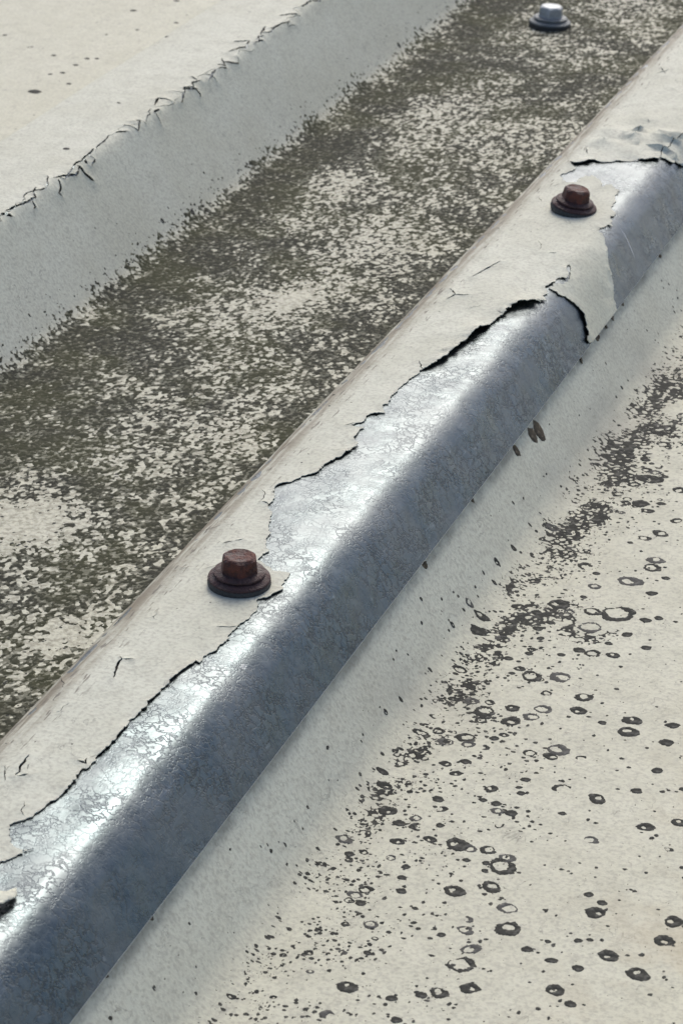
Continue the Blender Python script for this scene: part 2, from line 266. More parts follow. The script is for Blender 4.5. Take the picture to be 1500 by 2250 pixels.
LICHEN = [(69.6, 21.9, 2.7, 'r'), (74.9, 25.6, 1.9, 't'), (81.8, 27.6, 2.3, 'r'), (80.5, 23.3, 2.1, 'r'), (76.7, 19.6, 2.4, 't'), (89.3, 36.7, 2.3, 'r'), (89.9, 29.8, 2.3, 't'), (96.6, 26.8, 1.1, 's'), (102.6, 30.6, 2.6, 't'), (103.2, 25.3, 2.8, 't'), (112.1, 31.4, 2.0, 's'), (112.6, 23.5, 2.0, 's'), (113.7, 11.0, 1.5, 's'), (111.6, 1.1, 1.5, 's'), (121.1, 5.4, 1.0, 's'), (90.4, 11.5, 2.8, 'r'), (89.8, 8.1, 1.8, 't'), (84.9, 7.8, 1.6, 'r'), (96.4, 9.9, 1.3, 'b'), (69.3, 9.2, 2.5, 'r'), (62.3, 9.7, 1.6, 'r'), (75.4, 11.2, 1.3, 's'), (72.4, -0.8, 1.5, 's'), (72.0, -6.4, 1.5, 't'), (87.3, -3.1, 1.3, 's'), (81.2, -9.5, 1.6, 't'), (88.0, -9.0, 1.1, 's'), (86.9, -6.8, 0.9, 's'), (96.2, -3.7, 2.4, 'b'), (104.4, -4.9, 2.4, 't'), (81.0, -14.6, 1.1, 's'), (84.2, -14.9, 1.4, 's'), (85.4, -17.6, 1.5, 'r'), (88.4, -17.4, 1.7, 's'), (98.9, -13.4, 1.1, 's'), (87.4, -23.2, 1.0, 'b'), (71.7, -17.9, 1.5, 's'), (63.2, -26.5, 2.2, 't'), (67.1, -30.1, 1.7, 's'), (70.1, -30.4, 0.9, 's'), (75.6, -27.6, 1.1, 's'), (59.3, -17.3, 1.8, 't'), (57.1, -12.5, 1.5, 's'), (117.0, -12.4, 2.2, 't'), (123.7, -7.9, 2.2, 't'), (107.6, -21.4, 2.0, 'b'), (81.1, -33.2, 2.9, 't'), (84.4, -33.8, 1.7, 'r'), (88.2, -32.8, 1.9, 'r'), (92.8, -34.3, 1.9, 'r'), (92.8, -37.6, 3.1, 'r'), (89.9, -40.5, 0.8, 's'), (89.3, -37.7, 1.0, 's'), (85.1, -38.2, 1.0, 's'), (86.1, -49.8, 2.4, 't'), (93.2, -45.5, 2.4, 'r'), (98.6, -51.9, 2.2, 'r'), (100.7, -58.4, 2.8, 'r'), (116.3, -47.1, 2.5, 't'), (116.3, -43.2, 1.2, 's'), (112.8, -41.2, 1.2, 's'), (76.0, -53.9, 1.4, 's'), (69.6, -61.0, 1.4, 's'), (80.8, -58.8, 0.8, 's'), (74.0, -45.2, 1.1, 's'), (74.5, -49.3, 1.2, 's'), (58.3, -40.5, 1.7, 'r'), (61.1, -45.0, 1.3, 's'), (63.8, -43.3, 1.2, 'r'), (88.8, -65.5, 1.0, 's'), (92.7, -62.3, 1.9, 'r'), (92.0, -58.7, 1.4, 'b'), (95.8, -68.1, 2.2, 'r'), (95.7, -73.7, 3.0, 'r'), (106.7, -64.2, 1.4, 's'), (112.2, -66.0, 1.4, 's'), (117.8, -66.7, 1.4, 's'), (115.4, -57.7, 1.0, 's'), (117.5, -56.7, 0.9, 's'), (122.3, -60.9, 2.4, 't'), (129.3, -64.2, 2.5, 't'), (131.6, -44.7, 2.3, 't'), (131.8, -51.9, 2.4, 't'), (94.6, -84.1, 2.1, 'r'), (100.2, -80.6, 2.1, 't'), (91.7, -86.1, 1.3, 's'), (115.7, -75.4, 2.0, 't'), (119.9, -78.5, 1.4, 's'), (86.6, -89.2, 1.3, 's'), (77.0, -76.7, 1.1, 's'), (77.0, -88.5, 2.2, 't'), (81.9, -100.7, 1.1, 's'), (89.8, -95.4, 1.3, 's'), (95.9, -96.1, 1.3, 'r'), (109.7, -60.1, 0.8, 's'), (124.1, -19.1, 1.2, 'b'), (128.6, -24.9, 0.7, 's'), (130.0, -28.4, 0.7, 's'), (86.6, 134.9, 1.8, 'r'), (74.9, 141.5, 2.8, 's'), (80.1, 143.5, 1.5, 's'), (82.6, 153.5, 2.2, 'r'), (73.3, 157.0, 3.5, 't'), (71.0, 180.9, 2.3, 'r'), (67.2, 192.8, 2.3, 'r'), (62.8, 170.4, 2.9, 't'), (68.7, 169.4, 1.9, 's'), (84.6, 126.2, 2.3, 'r'), (81.1, 122.0, 1.8, 'r'), (87.1, 110.9, 2.4, 'r'), (87.4, 106.3, 2.6, 'r'), (78.4, 118.1, 1.0, 's'), (76.2, 91.2, 1.9, 'r'), (92.1, 102.0, 1.3, 's'), (95.9, 80.6, 1.3, 's'), (90.8, 69.6, 1.5, 's'), (96.9, 64.9, 1.4, 's'), (85.5, 57.5, 2.2, 'r'), (90.1, 58.6, 1.8, 't'), (82.0, 58.0, 1.7, 's'), (87.8, 63.8, 1.1, 's'), (78.5, 54.2, 1.1, 's'), (71.1, 52.0, 1.2, 's'), (67.1, 48.1, 1.4, 's'), (71.0, 44.0, 1.6, 't'), (70.1, 41.3, 1.0, 's'), (74.9, 41.6, 2.6, 'r'), (81.7, 43.6, 2.9, 'r'), (62.9, 56.8, 2.1, 'r'), (70.3, 78.5, 3.1, 't'), (61.9, 74.0, 2.0, 'r'), (66.8, 72.7, 1.7, 's'), (69.4, 64.9, 1.5, 's'), (71.5, 68.8, 1.3, 's'), (71.4, 60.3, 1.1, 's'), (71.3, 100.8, 2.6, 'b'), (74.8, 98.1, 1.2, 's'), (81.1, 69.9, 3.1, 'r'), (79.6, 78.2, 2.6, 'r'), (85.8, 79.3, 4.3, 'r'), (83.9, 96.8, 3.5, 'r'), (93.1, 78.3, 1.7, 's'), (91.0, 92.5, 1.7, 's'), (75.4, 84.6, 1.1, 's'), (51.8, 64.1, 1.4, 'r'), (51.7, 51.6, 1.0, 't'), (51.6, 86.7, 1.2, 't'), (53.8, 79.3, 0.9, 's'), (40.8, 45.6, 0.7, 's'), (44.7, 39.8, 0.6, 's'), (52.8, 97.9, 1.1, 's'), (51.7, 205.6, 0.7, 's'), (56.8, 57.1, 2.2, 's'), (55.4, 63.5, 2.1, 't')]
SPOTS_UPPER = [(-306.1, 410.8, 3.1, 's'), (-319.2, 530.6, 1.6, 's'), (-353.8, 477.0, 1.2, 's'), (-336.0, 465.2, 1.5, 'b'), (-306.5, 458.3, 1.3, 's'), (-302.7, 459.7, 1.1, 's'), (-306.9, 448.6, 1.3, 's'), (-307.1, 437.1, 1.3, 's'), (-321.2, 457.5, 1.1, 's'), (-307.9, 551.3, 1.4, 's'), (-294.0, 519.7, 1.2, 's'), (-226.7, 397.7, 0.9, 's'), (-314.1, 492.8, 0.8, 's'), (-305.2, 504.3, 1.0, 's'), (-202.9, 263.9, 1.4, 's'), (-207.6, 314.6, 0.8, 's'), (-310.9, 433.7, 1.1, 's'), (-298.3, 424.7, 1.3, 's'), (-162.1, 277.3, 1.1, 't'), (-158.0, 297.2, 1.3, 's'), (-158.9, 508.7, 1.5, 's'), (-166.3, 318.3, 0.6, 's')]

S_LAP = 34.7
UP = Profile(-5, 0); LO = Profile(0, 5)
S_FAR = float(np.interp(-PITCH, UP.p[:, 0], UP.L))          # crown of the far rib, as arc length
def wave(s, y):
    return .22 * fbm(s / 60, y / 90, 3, 2) + .018 * vnoise(s / 14, y / 22, 5)
def surf(prof, s, y, h=0.0, base=0.0):
    s = np.asarray(s, float); y = np.asarray(y, float)
    x, z, nx, nz = prof.at(s); o = h + base + wave(s, y)
    return np.stack([x + nx * o, y + 0 * x, z + nz * o], -1)
BASE_LO = -1.6                                             # the lower sheet nests under the upper one
def up(s, y, h=0.0): return surf(UP, s, y, h)
def lo(s, y, h=0.0): return surf(LO, s, y, h, BASE_LO)
YS = np.concatenate([np.arange(-1000, -260, 60), np.arange(-260, 900, 7), np.arange(900, 3001, 60)])
def s_line(prof, a, b, extra=2.5):
    L = prof.L[(prof.L > a + .2) & (prof.L < b - .2)]
    t = [a]
    for q in list(L) + [b]:
        n = int((q - t[-1]) / 7) if q - t[-1] > 14 else 0
        p = t[-1]
        for i in range(1, n + 1): t.append(p + (q - p) * i / (n + 1))
        t.append(q)
    return np.array(t)
def grid(fn, S, Y, h):
    SS, YY = np.meshgrid(S, Y); V = fn(SS.ravel(), YY.ravel(), h)
    ns, ny = len(S), len(Y)
    i, j = np.meshgrid(np.arange(ns - 1), np.arange(ny - 1)); a = (j * ns + i).ravel()
    return V, np.stack([a, a + 1, a + ns + 1, a + ns], 1)
class Acc:
    def __init__(s): s.V = []; s.F = []; s.n = 0
    def add(s, V, F):
        F = np.asarray(F)
        if F.shape[1] == 4: F = np.concatenate([F[:, [0, 1, 2]], F[:, [0, 2, 3]]])
        s.V.append(np.asarray(V, float)); s.F.append(F + s.n); s.n += len(V)
    def mesh(s, name, smooth=True): return mesh_np(name, np.concatenate(s.V), np.concatenate(s.F), smooth)
def smooth_by_angle(me, deg=40):
    me.set_sharp_from_angle(angle=math.radians(deg))

# ground far below the roof
gm = mesh_np('ground', [(-3e6, -3e6, -3600), (3e6, -3e6, -3600), (3e6, 3e6, -3600), (-3e6, 3e6, -3600)], [(0, 1, 2, 3)])
k = Nodes('dry_grass'); n1 = k.noise(k.co, .6, 5, .6)
M_GROUND = k.out(k.mix(k.ramp(n1, .35, .65), C(.07, .085, .035), C(.13, .12, .07)), .95)
tag(link('ground', gm, M_GROUND), kind='structure')

# ------------------------------------------------------------------ upper roof panel
panel = bpy.data.objects.new('roof_panel', None); scene.collection.objects.link(panel)
tag(panel, 'cream painted ribbed metal roof panel, peeled to bare steel along its nearest rib, algae in its valley', 'roof panel', 'overlapping roof panels')
panel2 = bpy.data.objects.new('roof_panel', None); scene.collection.objects.link(panel2)
tag(panel2, 'cream ribbed roof panel dotted with dark lichen rings, tucked under the peeled rib', 'roof panel', 'overlapping roof panels')

def solid_sheet(fn, S, name, mat, parent, th=.6):
    Vt, Ft = grid(fn, S, YS, 0.0); Vb, Fb = grid(fn, S, YS, -th)
    ns, ny = len(S), len(YS); n = len(Vt); a = Acc()
    sides = []
    for j in range(ny - 1):
        p, q = j * ns, (j + 1) * ns; sides.append((p, q, q + n, p + n))
        p, q = j * ns + ns - 1, (j + 1) * ns + ns - 1; sides.append((p, p + n, q + n, q))
    for i in range(ns - 1):
        sides.append((i, i + n, i + 1 + n, i + 1)); p = (ny - 1) * ns + i; sides.append((p, p + 1, p + 1 + n, p + n))
    a.add(np.concatenate([Vt, Vb]), np.concatenate([Ft, Fb[:, ::-1] + n, np.array(sides)]))
    me = a.mesh(name); smooth_by_angle(me, 50)
    return link(name, me, mat, parent)
solid_sheet(up, s_line(UP, UP.L[0] + 1, S_LAP), 'steel_sheet', M_STEEL, panel)
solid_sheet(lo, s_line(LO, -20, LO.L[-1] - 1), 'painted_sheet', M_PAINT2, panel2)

# ---- torn paint film
FT = .19                                                    # film thickness
def jag(poly, step=.55, amp=.16, closed=True, seed=1):
    """subdivide a polyline of (s, y, lift) and roughen it"""
    r = np.random.default_rng(seed); P = [np.array(p, float) for p in poly]
    if closed: P.append(P[0])
    out = []
    for a, b in zip(P[:-1], P[1:]):
        L = np.hypot(*(b - a)[:2]); n = max(1, int(L / step)); nr = np.array([-(b - a)[1], (b - a)[0]]) / max(L, 1e-6)
        w = 0; out.append(a)
        for i in range(1, n):
            w = .6 * w + r.normal() * amp
            q = a + (b - a) * i / n; q = q.copy(); q[:2] += nr * w * min(1, 3 * min(i, n - i) / n); out.append(q)
    if not closed: out.append(P[-1])
    return np.array(out)
def slit(poly, w, seed):
    """a hairline crack as a thin lens-shaped hole"""
    c = jag([(p[0], p[1], 0) for p in poly], .8, .14, False, seed); n = len(c); r = np.random.default_rng(seed)
    t = np.gradient(c[:, :2], axis=0); t /= np.linalg.norm(t, axis=1)[:, None] + 1e-9; nr = np.stack([-t[:, 1], t[:, 0]], 1)
    u = np.linspace(0, 1, n); ww = w * (.25 + .75 * np.sin(np.pi * u) ** .6) * (.7 + .6 * r.random(n)); ww[0] = ww[-1] = .02
    L = np.concatenate([c[:, :2] + nr * ww[:, None] * .5, np.full((n, 1), min(w * .8, .5))], 1)
    R = np.concatenate([c[:, :2] - nr * ww[:, None] * .5, np.full((n, 1), w * .25)], 1)
    return np.concatenate([L, R[::-1][1:-1]]) if n > 2 else np.concatenate([L, R[::-1]])
def inside(poly, P):
    x, y = P[:, 0], P[:, 1]; c = np.zeros(len(P), bool)
    a = poly[:, :2]; b = np.roll(a, -1, axis=0)
    bb = np.where((x >= a[:, 0].min()) & (x <= a[:, 0].max()) & (y >= a[:, 1].min()) & (y <= a[:, 1].max()))[0]
    if len(bb) == 0: return c
    if len(bb) < len(P):
        c[bb] = inside(poly, P[bb]); return c
    for (x0, y0), (x1, y1) in zip(a, b):
        if y0 == y1: continue
        m = ((y0 > y) != (y1 > y)); c ^= m & (x < (x1 - x0) * (y - y0) / (y1 - y0) + x0)
    return c
def lift_field(P, Bd):
    out = np.zeros(len(P))
    for i in range(0, len(P), 4000):
        p = P[i:i + 4000]; d = np.hypot(p[:, None, 0] - Bd[None, :, 0], p[:, None, 1] - Bd[None, :, 1])
        lam = .45 + 2.3 * Bd[None, :, 2]
        out[i:i + 4000] = (Bd[None, :, 2] * np.exp(-(d / lam) ** 1.15)).max(1)
    return out
def film(dom, holes, extra=None, cell=(3.0, 4.5), fn=up, base=.03):
    """dom: closed outline (n,3); returns a closed shell with the holes cut out"""
    Bd = np.concatenate([h for h in holes] + [dom]) if holes else dom
    s0, y0 = dom[:, :2].min(0); s1, y1 = dom[:, :2].max(0)
    gs = np.arange(s0 + 1, s1, cell[0]); gy = np.arange(y0 + 1, y1, cell[1])
    G = np.stack(np.meshgrid(gs, gy), -1).reshape(-1, 2) + rng.normal(0, .35, (len(gs) * len(gy), 2))
    near = []
    for d_ in (.5, 1.1, 2.0, 3.2):
        for h in holes:
            st = max(1, int(d_ / .5)); q = h[::st, :2]; a = rng.random(len(q)) * 2 * np.pi
            for sg in (0, np.pi): near.append(q + d_ * np.stack([np.cos(a + sg), np.sin(a + sg)], 1))
    I = np.concatenate([G] + near) if near else G
    I = I[inside(dom, I)]
    for h in holes: I = I[~inside(h, I)]
    keep = np.ones(len(I), bool)
    for i in range(0, len(I), 4000):
        p = I[i:i + 4000]; d = np.hypot(p[:, None, 0] - Bd[None, :, 0], p[:, None, 1] - Bd[None, :, 1]).min(1); keep[i:i + 4000] = d > .28
    I = I[keep]
    key = np.unique(np.round(I / .3).astype(int), axis=0, return_index=True)[1]; I = I[key]
    pts = []; edges = []; n = 0
    for lp in [dom] + holes:
        m = len(lp); pts.append(lp[:, :2]); edges += [(n + i, n + (i + 1) % m) for i in range(m)]; n += m
    pts.append(I); pts = np.concatenate(pts)
    vo, eo, fo, _, _, _ = delaunay_2d_cdt([Vector(p) for p in pts], edges, [], 0, 1e-5)
    P = np.array([(v.x, v.y) for v in vo]); F = np.array([f for f in fo if len(f) == 3])
    cen = P[F].mean(1); ok = inside(dom, cen)
    for h in holes: ok &= ~inside(h, cen)
    F = F[ok]; used = np.unique(F); mp = np.full(len(P), -1); mp[used] = np.arange(len(used)); P = P[used]; F = mp[F]
    a, b, c = P[F[:, 0]], P[F[:, 1]], P[F[:, 2]]
    neg = ((b - a)[:, 0] * (c - a)[:, 1] - (b - a)[:, 1] * (c - a)[:, 0]) < 0; F[neg] = F[neg][:, ::-1]
    lift = lift_field(P, np.concatenate(holes) if holes else dom)
    lift = lift * (1 + .35 * vnoise(P[:, 0] / 2.2, P[:, 1] / 3, 21)) + base
    if extra is not None: lift = lift + extra(P)
    Vt = fn(P[:, 0], P[:, 1], lift + FT); Vb = fn(P[:, 0], P[:, 1], lift)
    E = np.concatenate([F[:, [0, 1]], F[:, [1, 2]], F[:, [2, 0]]]); nP = len(P)
    keyd = E[:, 0] * nP + E[:, 1]; rev = E[:, 1] * nP + E[:, 0]; bd = E[~np.isin(keyd, rev)]
    side = np.stack([bd[:, 1], bd[:, 0], bd[:, 0] + nP, bd[:, 1] + nP], 1)
    side = np.concatenate([side[:, [0, 1, 2]], side[:, [0, 2, 3]]])
    return np.concatenate([Vt, Vb]), np.concatenate([F, F[:, ::-1] + nP, side])
def rect(s0, s1, y0, y1):
    return jag([(s0, y0, 0), (s1, y0, 0), (s1, y1, 0), (s0, y1, 0)], 4, 0)

SL = -26.0                                                  # the torn film meets the whole film on the hidden side of the rib
holeA = REGION_A + [(37.5, REGION_A[-1][1] + 1, .3), (37.5, -380, .2), (8, -372, .3), (3, -300, .3), (7, -240, .4), (2, -190, .6), (4, -150, .5)]
holeB = [(37.5, REGION_B[0][1] - 1, .2)] + REGION_B + [(37.5, REGION_B[-1][1] + 2, .3)]
soft = lambda H: [(q[0], q[1], q[2] * (.32 if q[2] < .55 else .45 if q[2] < 1.3 else .72)) for q in H]
holes = [jag(soft(holeA), .5, .24, True, 3), jag(soft(holeB), .5, .34, True, 4)]
for hl in holes: hl[:, 2] *= np.clip(.75 + 1.1 * vnoise(hl[:, 1] / 7 + hl[:, 0] / 9, hl[:, 0] / 5, 77), .12, 1.25)
for i, c in enumerate(CRACKS_MAIN): holes.append(slit(c, .5 if i < 8 else .36, 50 + i))
def wrinkle(P):
    s, y = P[:, 0], P[:, 1]
    m = np.exp(-((y - 342) / 19) ** 2) * np.clip((s + 14) / 8, 0, 1)
    w = 2.3 * np.clip(1 - 2.3 * np.abs(fbm(s / 38, y / 10 + s / 60, 31, 2)), 0, 1) ** 1.4 * m
    m2 = np.exp(-((y - 236) / 22) ** 2) * np.clip((s - 6) / 6, 0, 1)
    w = w + .8 * np.clip(1 - 2.6 * np.abs(fbm(s / 9 + y / 30, y / 16, 33, 2)), 0, 1) ** 1.4 * m2
    m3 = np.exp(-((y - 190) / 18) ** 2 - ((s + 1) / 5) ** 2)
    return w + .8 * m3 + .05 * np.clip(fbm(s / 7, y / 11, 35, 3), -.2, 1)
g5 = np.random.default_rng(55); HAIR = []
for _ in range(46):                                          # hairline cracks scattered over the brittle paint
    s, y = g5.uniform(-15, 7), g5.uniform(-140, 520); a = g5.uniform(0, 6.3); L = g5.uniform(1.2, 4.0); pl = [(s, y)]
    for _k in range(g5.integers(1, 4)):
        a += g5.normal(0, .7); pl.append((pl[-1][0] + L * math.cos(a) * .6, pl[-1][1] + L * math.sin(a)))
    if all(not inside(hh, np.array([q]))[0] for hh in holes[:2] for q in pl) and max(abs(q[0] + 3) for q in pl) < 17: HAIR.append(pl)
for i, c in enumerate(HAIR): holes.append(slit(c, .2, 400 + i))
acc = Acc()
acc.add(*film(rect(SL, S_LAP - .05, -400, 800), holes, wrinkle))
far0, far1 = S_FAR - 6, S_FAR + 28
fh = [slit(c, 1.25 if i in (0, 4) else .8, 90 + i) for i, c in enumerate(CRACKS_FAR)]
cm = np.median([q[0] for c in CRACKS_FAR for q in c]); y = 112.0; BEND = []
while y < 780:                                               # the far rib's paint is split all along its bend
    pl = [(cm + g5.normal(0, .8), y)]
    for _k in range(g5.integers(3, 8)): pl.append((cm + .5 * (pl[-1][0] - cm) + g5.normal(0, 1.2), pl[-1][1] + g5.uniform(1.2, 6)))
    BEND.append(pl); y = pl[-1][1] + g5.uniform(-1, 4) * g5.random()
    if g5.random() < .12:
        q = pl[g5.integers(0, len(pl))]; BEND.append([q, (q[0] + g5.uniform(1, 4), q[1] + g5.normal(0, 2)), (q[0] + g5.uniform(2, 6), q[1] + g5.normal(0, 3))])
fh += [slit(c, g5.uniform(.2, .95), 500 + i) for i, c in enumerate(BEND)]
acc.add(*film(rect(far0, far1, 100, 800), fh, lambda P: .04 * fbm(P[:, 0] / 9, P[:, 1] / 12, 61, 2)))
HF = FT + .03
for a, b, y0, y1 in ((UP.L[0] + 1, far0, -1000, 3000), (far0, far1, -1000, 100), (far0, far1, 800, 3000), (far1, SL, -1000, 3000),
                     (SL, S_LAP - .05, -1000, -400), (SL, S_LAP - .05, 800, 3000)):
    Y = np.unique(np.concatenate([[y0, y1], YS[(YS > y0) & (YS < y1)]]))
    acc.add(*grid(up, s_line(UP, a, b), Y, HF))
pf = acc.mesh('paint_film'); smooth_by_angle(pf, 45)
link('paint_film', pf, M_PAINT, panel)
# near-black strips beneath the open cracks, painting in their shade
acc = Acc()
for c, sd in [(c, 50 + i) for i, c in enumerate(CRACKS_MAIN)] + [(c, 90 + i) for i, c in enumerate(CRACKS_FAR)] + [(c, 500 + i) for i, c in enumerate(BEND)] + [(c, 400 + i) for i, c in enumerate(HAIR)]:
    q = jag([(p[0], p[1], 0) for p in c], .8, .14, False, sd)
    t = np.gradient(q[:, :2], axis=0); t /= np.linalg.norm(t, axis=1)[:, None] + 1e-9; nr = np.stack([-t[:, 1], t[:, 0]], 1) * .6
    L, R = q[:, :2] + nr, q[:, :2] - nr; n = len(q)
    V = np.concatenate([up(L[:, 0], L[:, 1], .015), up(R[:, 0], R[:, 1], .015)])
    acc.add(V, np.array([(j, j + 1, j + 1 + n, j + n) for j in range(n - 1)]))
tag(link('crack_shade_strips', acc.mesh('crack_shade_strips'), M_CRACK_SHADE, panel), kind='stuff')
isl = jag(ISLAND, .5, .12, True, 8)
V, F = film(isl, [], None, (1.2, 1.2)); acc = Acc(); acc.add(V, F)
link('paint_flake', acc.mesh('paint_flake'), M_PAINT, panel)
# the sheared edge of the sheet, its bright colour painting in a sky glint
yy = np.arange(-600, 1500, 4.0); acc = Acc(); off = ((0, .05), (.12, .02), (.14, -.12), (.02, -.2))
rings = [up(np.full(len(yy), S_LAP + a), yy + 0, c_) for a, c_ in off]; n = len(yy)
acc.add(np.concatenate(rings), np.array([(q * n + j, q * n + j + 1, (q + 1) * n + j + 1, (q + 1) * n + j) for q in range(len(off) - 1) for j in range(n - 1)]))
link('cut_edge', acc.mesh('cut_edge'), M_SCRATCH_AND_GLINT, panel)
# a scratch in the bare steel
sc = jag([(19.3, 262.8, 0), (24, 261.4, 0), (29, 259.4, 0)], 1, .08, False, 2); n = len(sc)
w = .16 * np.sin(np.linspace(0.15, np.pi - .1, n))
acc = Acc(); acc.add(np.concatenate([up(sc[:, 0], sc[:, 1] + w, .05), up(sc[:, 0], sc[:, 1] - w, .05)]), np.array([(j, j + 1, j + 1 + n, j + n) for j in range(n - 1)]))
link('scratch', acc.mesh('scratch'), M_SCRATCH_AND_GLINT, panel)

# ------------------------------------------------------------------ crusts grown on the paint
CASES = {1: [('c0', 'e0', 'e3')], 2: [('c1', 'e1', 'e0')], 4: [('c2', 'e2', 'e1')], 8: [('c3', 'e3', 'e2')],
         3: [('c0', 'c1', 'e1', 'e3')], 6: [('c1', 'c2', 'e2', 'e0')], 12: [('c2', 'c3', 'e3', 'e1')], 9: [('c3', 'c0', 'e0', 'e2')],
         7: [('c0', 'c1', 'c2', 'e2', 'e3')], 14: [('c1', 'c2', 'c3', 'e3', 'e0')], 13: [('c2', 'c3', 'c0', 'e0', 'e1')], 11: [('c3', 'c0', 'c1', 'e1', 'e2')],
         15: [('c0', 'c1', 'c2', 'c3')], 5: [('c0', 'e0', 'e3'), ('c2', 'e2', 'e1')], 10: [('c1', 'e1', 'e0'), ('c3', 'e3', 'e2')]}
def crust(Fd, S, Y, fn, base, kh, cap):
    """outline a field at zero and raise it as a thin domed crust"""
    ny, ns = Fd.shape; ins = Fd > 0
    cid = np.full(Fd.shape, -1); cid[ins] = np.arange(ins.sum()); n = ins.sum()
    SS, YY = np.meshgrid(S, Y)
    ps, py, ph = [SS[ins]], [YY[ins]], [np.minimum(Fd[ins] * kh, cap)]
    hx = ins[:, :-1] != ins[:, 1:]; hid = np.full(hx.shape, -1); hid[hx] = n + np.arange(hx.sum()); n += hx.sum()
    w = (Fd[:, :-1] / (Fd[:, :-1] - Fd[:, 1:] + 1e-12))[hx]
    ps.append(SS[:, :-1][hx] + w * (SS[:, 1:] - SS[:, :-1])[hx]); py.append(YY[:, :-1][hx]); ph.append(np.full(hx.sum(), -.04))
    vx = ins[:-1] != ins[1:]; vid = np.full(vx.shape, -1); vid[vx] = n + np.arange(vx.sum()); n += vx.sum()
    w = (Fd[:-1] / (Fd[:-1] - Fd[1:] + 1e-12))[vx]
    ps.append(SS[:-1][vx]); py.append(YY[:-1][vx] + w * (YY[1:] - YY[:-1])[vx]); ph.append(np.full(vx.sum(), -.04))
    ids = {'c0': cid[:-1, :-1], 'c1': cid[:-1, 1:], 'c2': cid[1:, 1:], 'c3': cid[1:, :-1], 'e0': hid[:-1], 'e1': vid[:, 1:], 'e2': hid[1:], 'e3': vid[:, :-1]}
    code = ins[:-1, :-1] * 1 + ins[:-1, 1:] * 2 + ins[1:, 1:] * 4 + ins[1:, :-1] * 8
    tris = []
    for c, polys in CASES.items():
        m = code == c
        if not m.any(): continue
        for poly in polys:
            q = [ids[t][m] for t in poly]
            for i in range(1, len(q) - 1): tris.append(np.stack([q[0], q[i], q[i + 1]], 1))
    s, y, h = np.concatenate(ps), np.concatenate(py), np.concatenate(ph)
    return fn(s, y, base + h), np.concatenate(tris)
def sstep(a, b, x):
    t = np.clip((x - a) / (b - a), 0, 1); return t * t * (3 - 2 * t)

# algae carpet in the valley between the ribs
S = np.arange(-176, -50, .36); Y = np.concatenate([np.arange(-300, -60, 1.4), np.arange(-60, 330, .42), np.arange(330, 720, .66), np.arange(720, 1400, 2.0)])
SS, YY = np.meshgrid(S, Y)
n = fbm(SS / 3.4, YY / 4.4, 101, 1) * .5 + fbm(SS / 1.7, YY / 2.2, 131, 1) * .8 + fbm(SS / .95, YY / 1.25, 137, 2) * .8; n = (n - n.mean()) / n.std()
low = fbm(SS / 34, YY / 40, 111, 2); mid = fbm(SS / 9, YY / 9, 113, 2)
ragged = 3.5 * fbm(SS * 0, YY / 18, 117, 3) + 1.5 * fbm(SS / 5, YY / 5, 119, 2)
d = .68 + .26 * low + .22 * mid + .2 * np.minimum(0, fbm(SS / 22, YY / 30, 121, 2))
d += .30 * np.exp(-((SS + 145 + ragged) / 17) ** 2) + .12 * np.exp(-((SS + 60) / 8) ** 2)
for ps_, py_, r_, a_ in ((-124, 348, 13, .30), (-101, 240, 12, .28), (-102, 67, 13, .40), (-72, 141, 12, .26), (-68, 14, 9, .25), (-99, 186, 9, .2), (-118, 440, 16, .15), (-92, 300, 18, .12), (-75, 420, 20, .15)):
    d -= 1.9 * a_ * np.exp(-((SS - ps_ + 3 * mid) / r_) ** 2 - ((YY - py_ + 6 * low) / (r_ * 1.3)) ** 2)
d *= .06 * sstep(-176, -158, SS + ragged) + .94 * sstep(-164, -150, SS + ragged) ** 1.6
d = np.clip(d, .0005, .93)
thr = np.log((1 - d) / d) / 1.702
d2 = np.clip(d * .95 + .16 * (d > .12) + .1 * vnoise(SS / 6, YY / 6, 141), .0005, .95)
F2 = n * .8 + .7 * vnoise(SS / 1.6, YY / 1.6, 143) - np.log((1 - d2) / d2) / 1.702
V, F = crust(F2[::2, ::2], S[::2], Y[::2], up, HF, .03, .05)
tag(link('algae_film', mesh_np('algae_film', V, F), M_FILM, panel), kind='stuff')
V, F = crust(n - thr - .12, S, Y, up, HF, .10, .22)
algae = link('algae_crust', mesh_np('algae_crust', V, F), M_ALGAE, panel); tag(algae, kind='stuff')

def specks(fn, base, items):
    a = Acc()
    for s, y, r in items:
        m = 7; ph = np.arange(m) * 2 * np.pi / m + random.random(); rr = r * (.7 + .6 * rng.random(m)); el = .75 + .5 * random.random()
        P = np.stack([s + rr * np.cos(ph) * el, y + rr * np.sin(ph) / el], 1); P = np.concatenate([P, [[s, y]]])
        h = np.full(m + 1, -.03); h[-1] = min(.12, r * .3)
        a.add(fn(P[:, 0], P[:, 1], base + h), np.array([(i, (i + 1) % m, m) for i in range(m)]))
    return a
it = []
while len(it) < 420:                                          # stray specks climbing the far flank
    s = -150 - abs(rng.normal()) * 9; y = rng.uniform(60, 760)
    if s > -186: it.append((s, y, .18 + .4 * rng.random() ** 2))
for _ in range(140): it.append((rng.uniform(S_FAR - 140, S_FAR - 52), rng.uniform(330, 760), .2 + .4 * rng.random() ** 3))
for _ in range(120): it.append((rng.uniform(-20, 8), rng.uniform(-150, 520), .12 + .3 * rng.random() ** 3))
dk = [(rng.uniform(-160, -54), rng.uniform(-60, 700), .16 + .5 * rng.random() ** 2) for _ in range(11000)]
lw = [float(v) for v in vnoise(np.array([q[0] for q in dk]) / 16, np.array([q[1] for q in dk]) / 18, 151)]
tag(link('algae_flecks', specks(up, HF + .02, [q for q, v in zip(dk, lw) if rng.random() < .5 + v]).mesh('algae_flecks'), M_LICHEN, panel), kind='stuff')
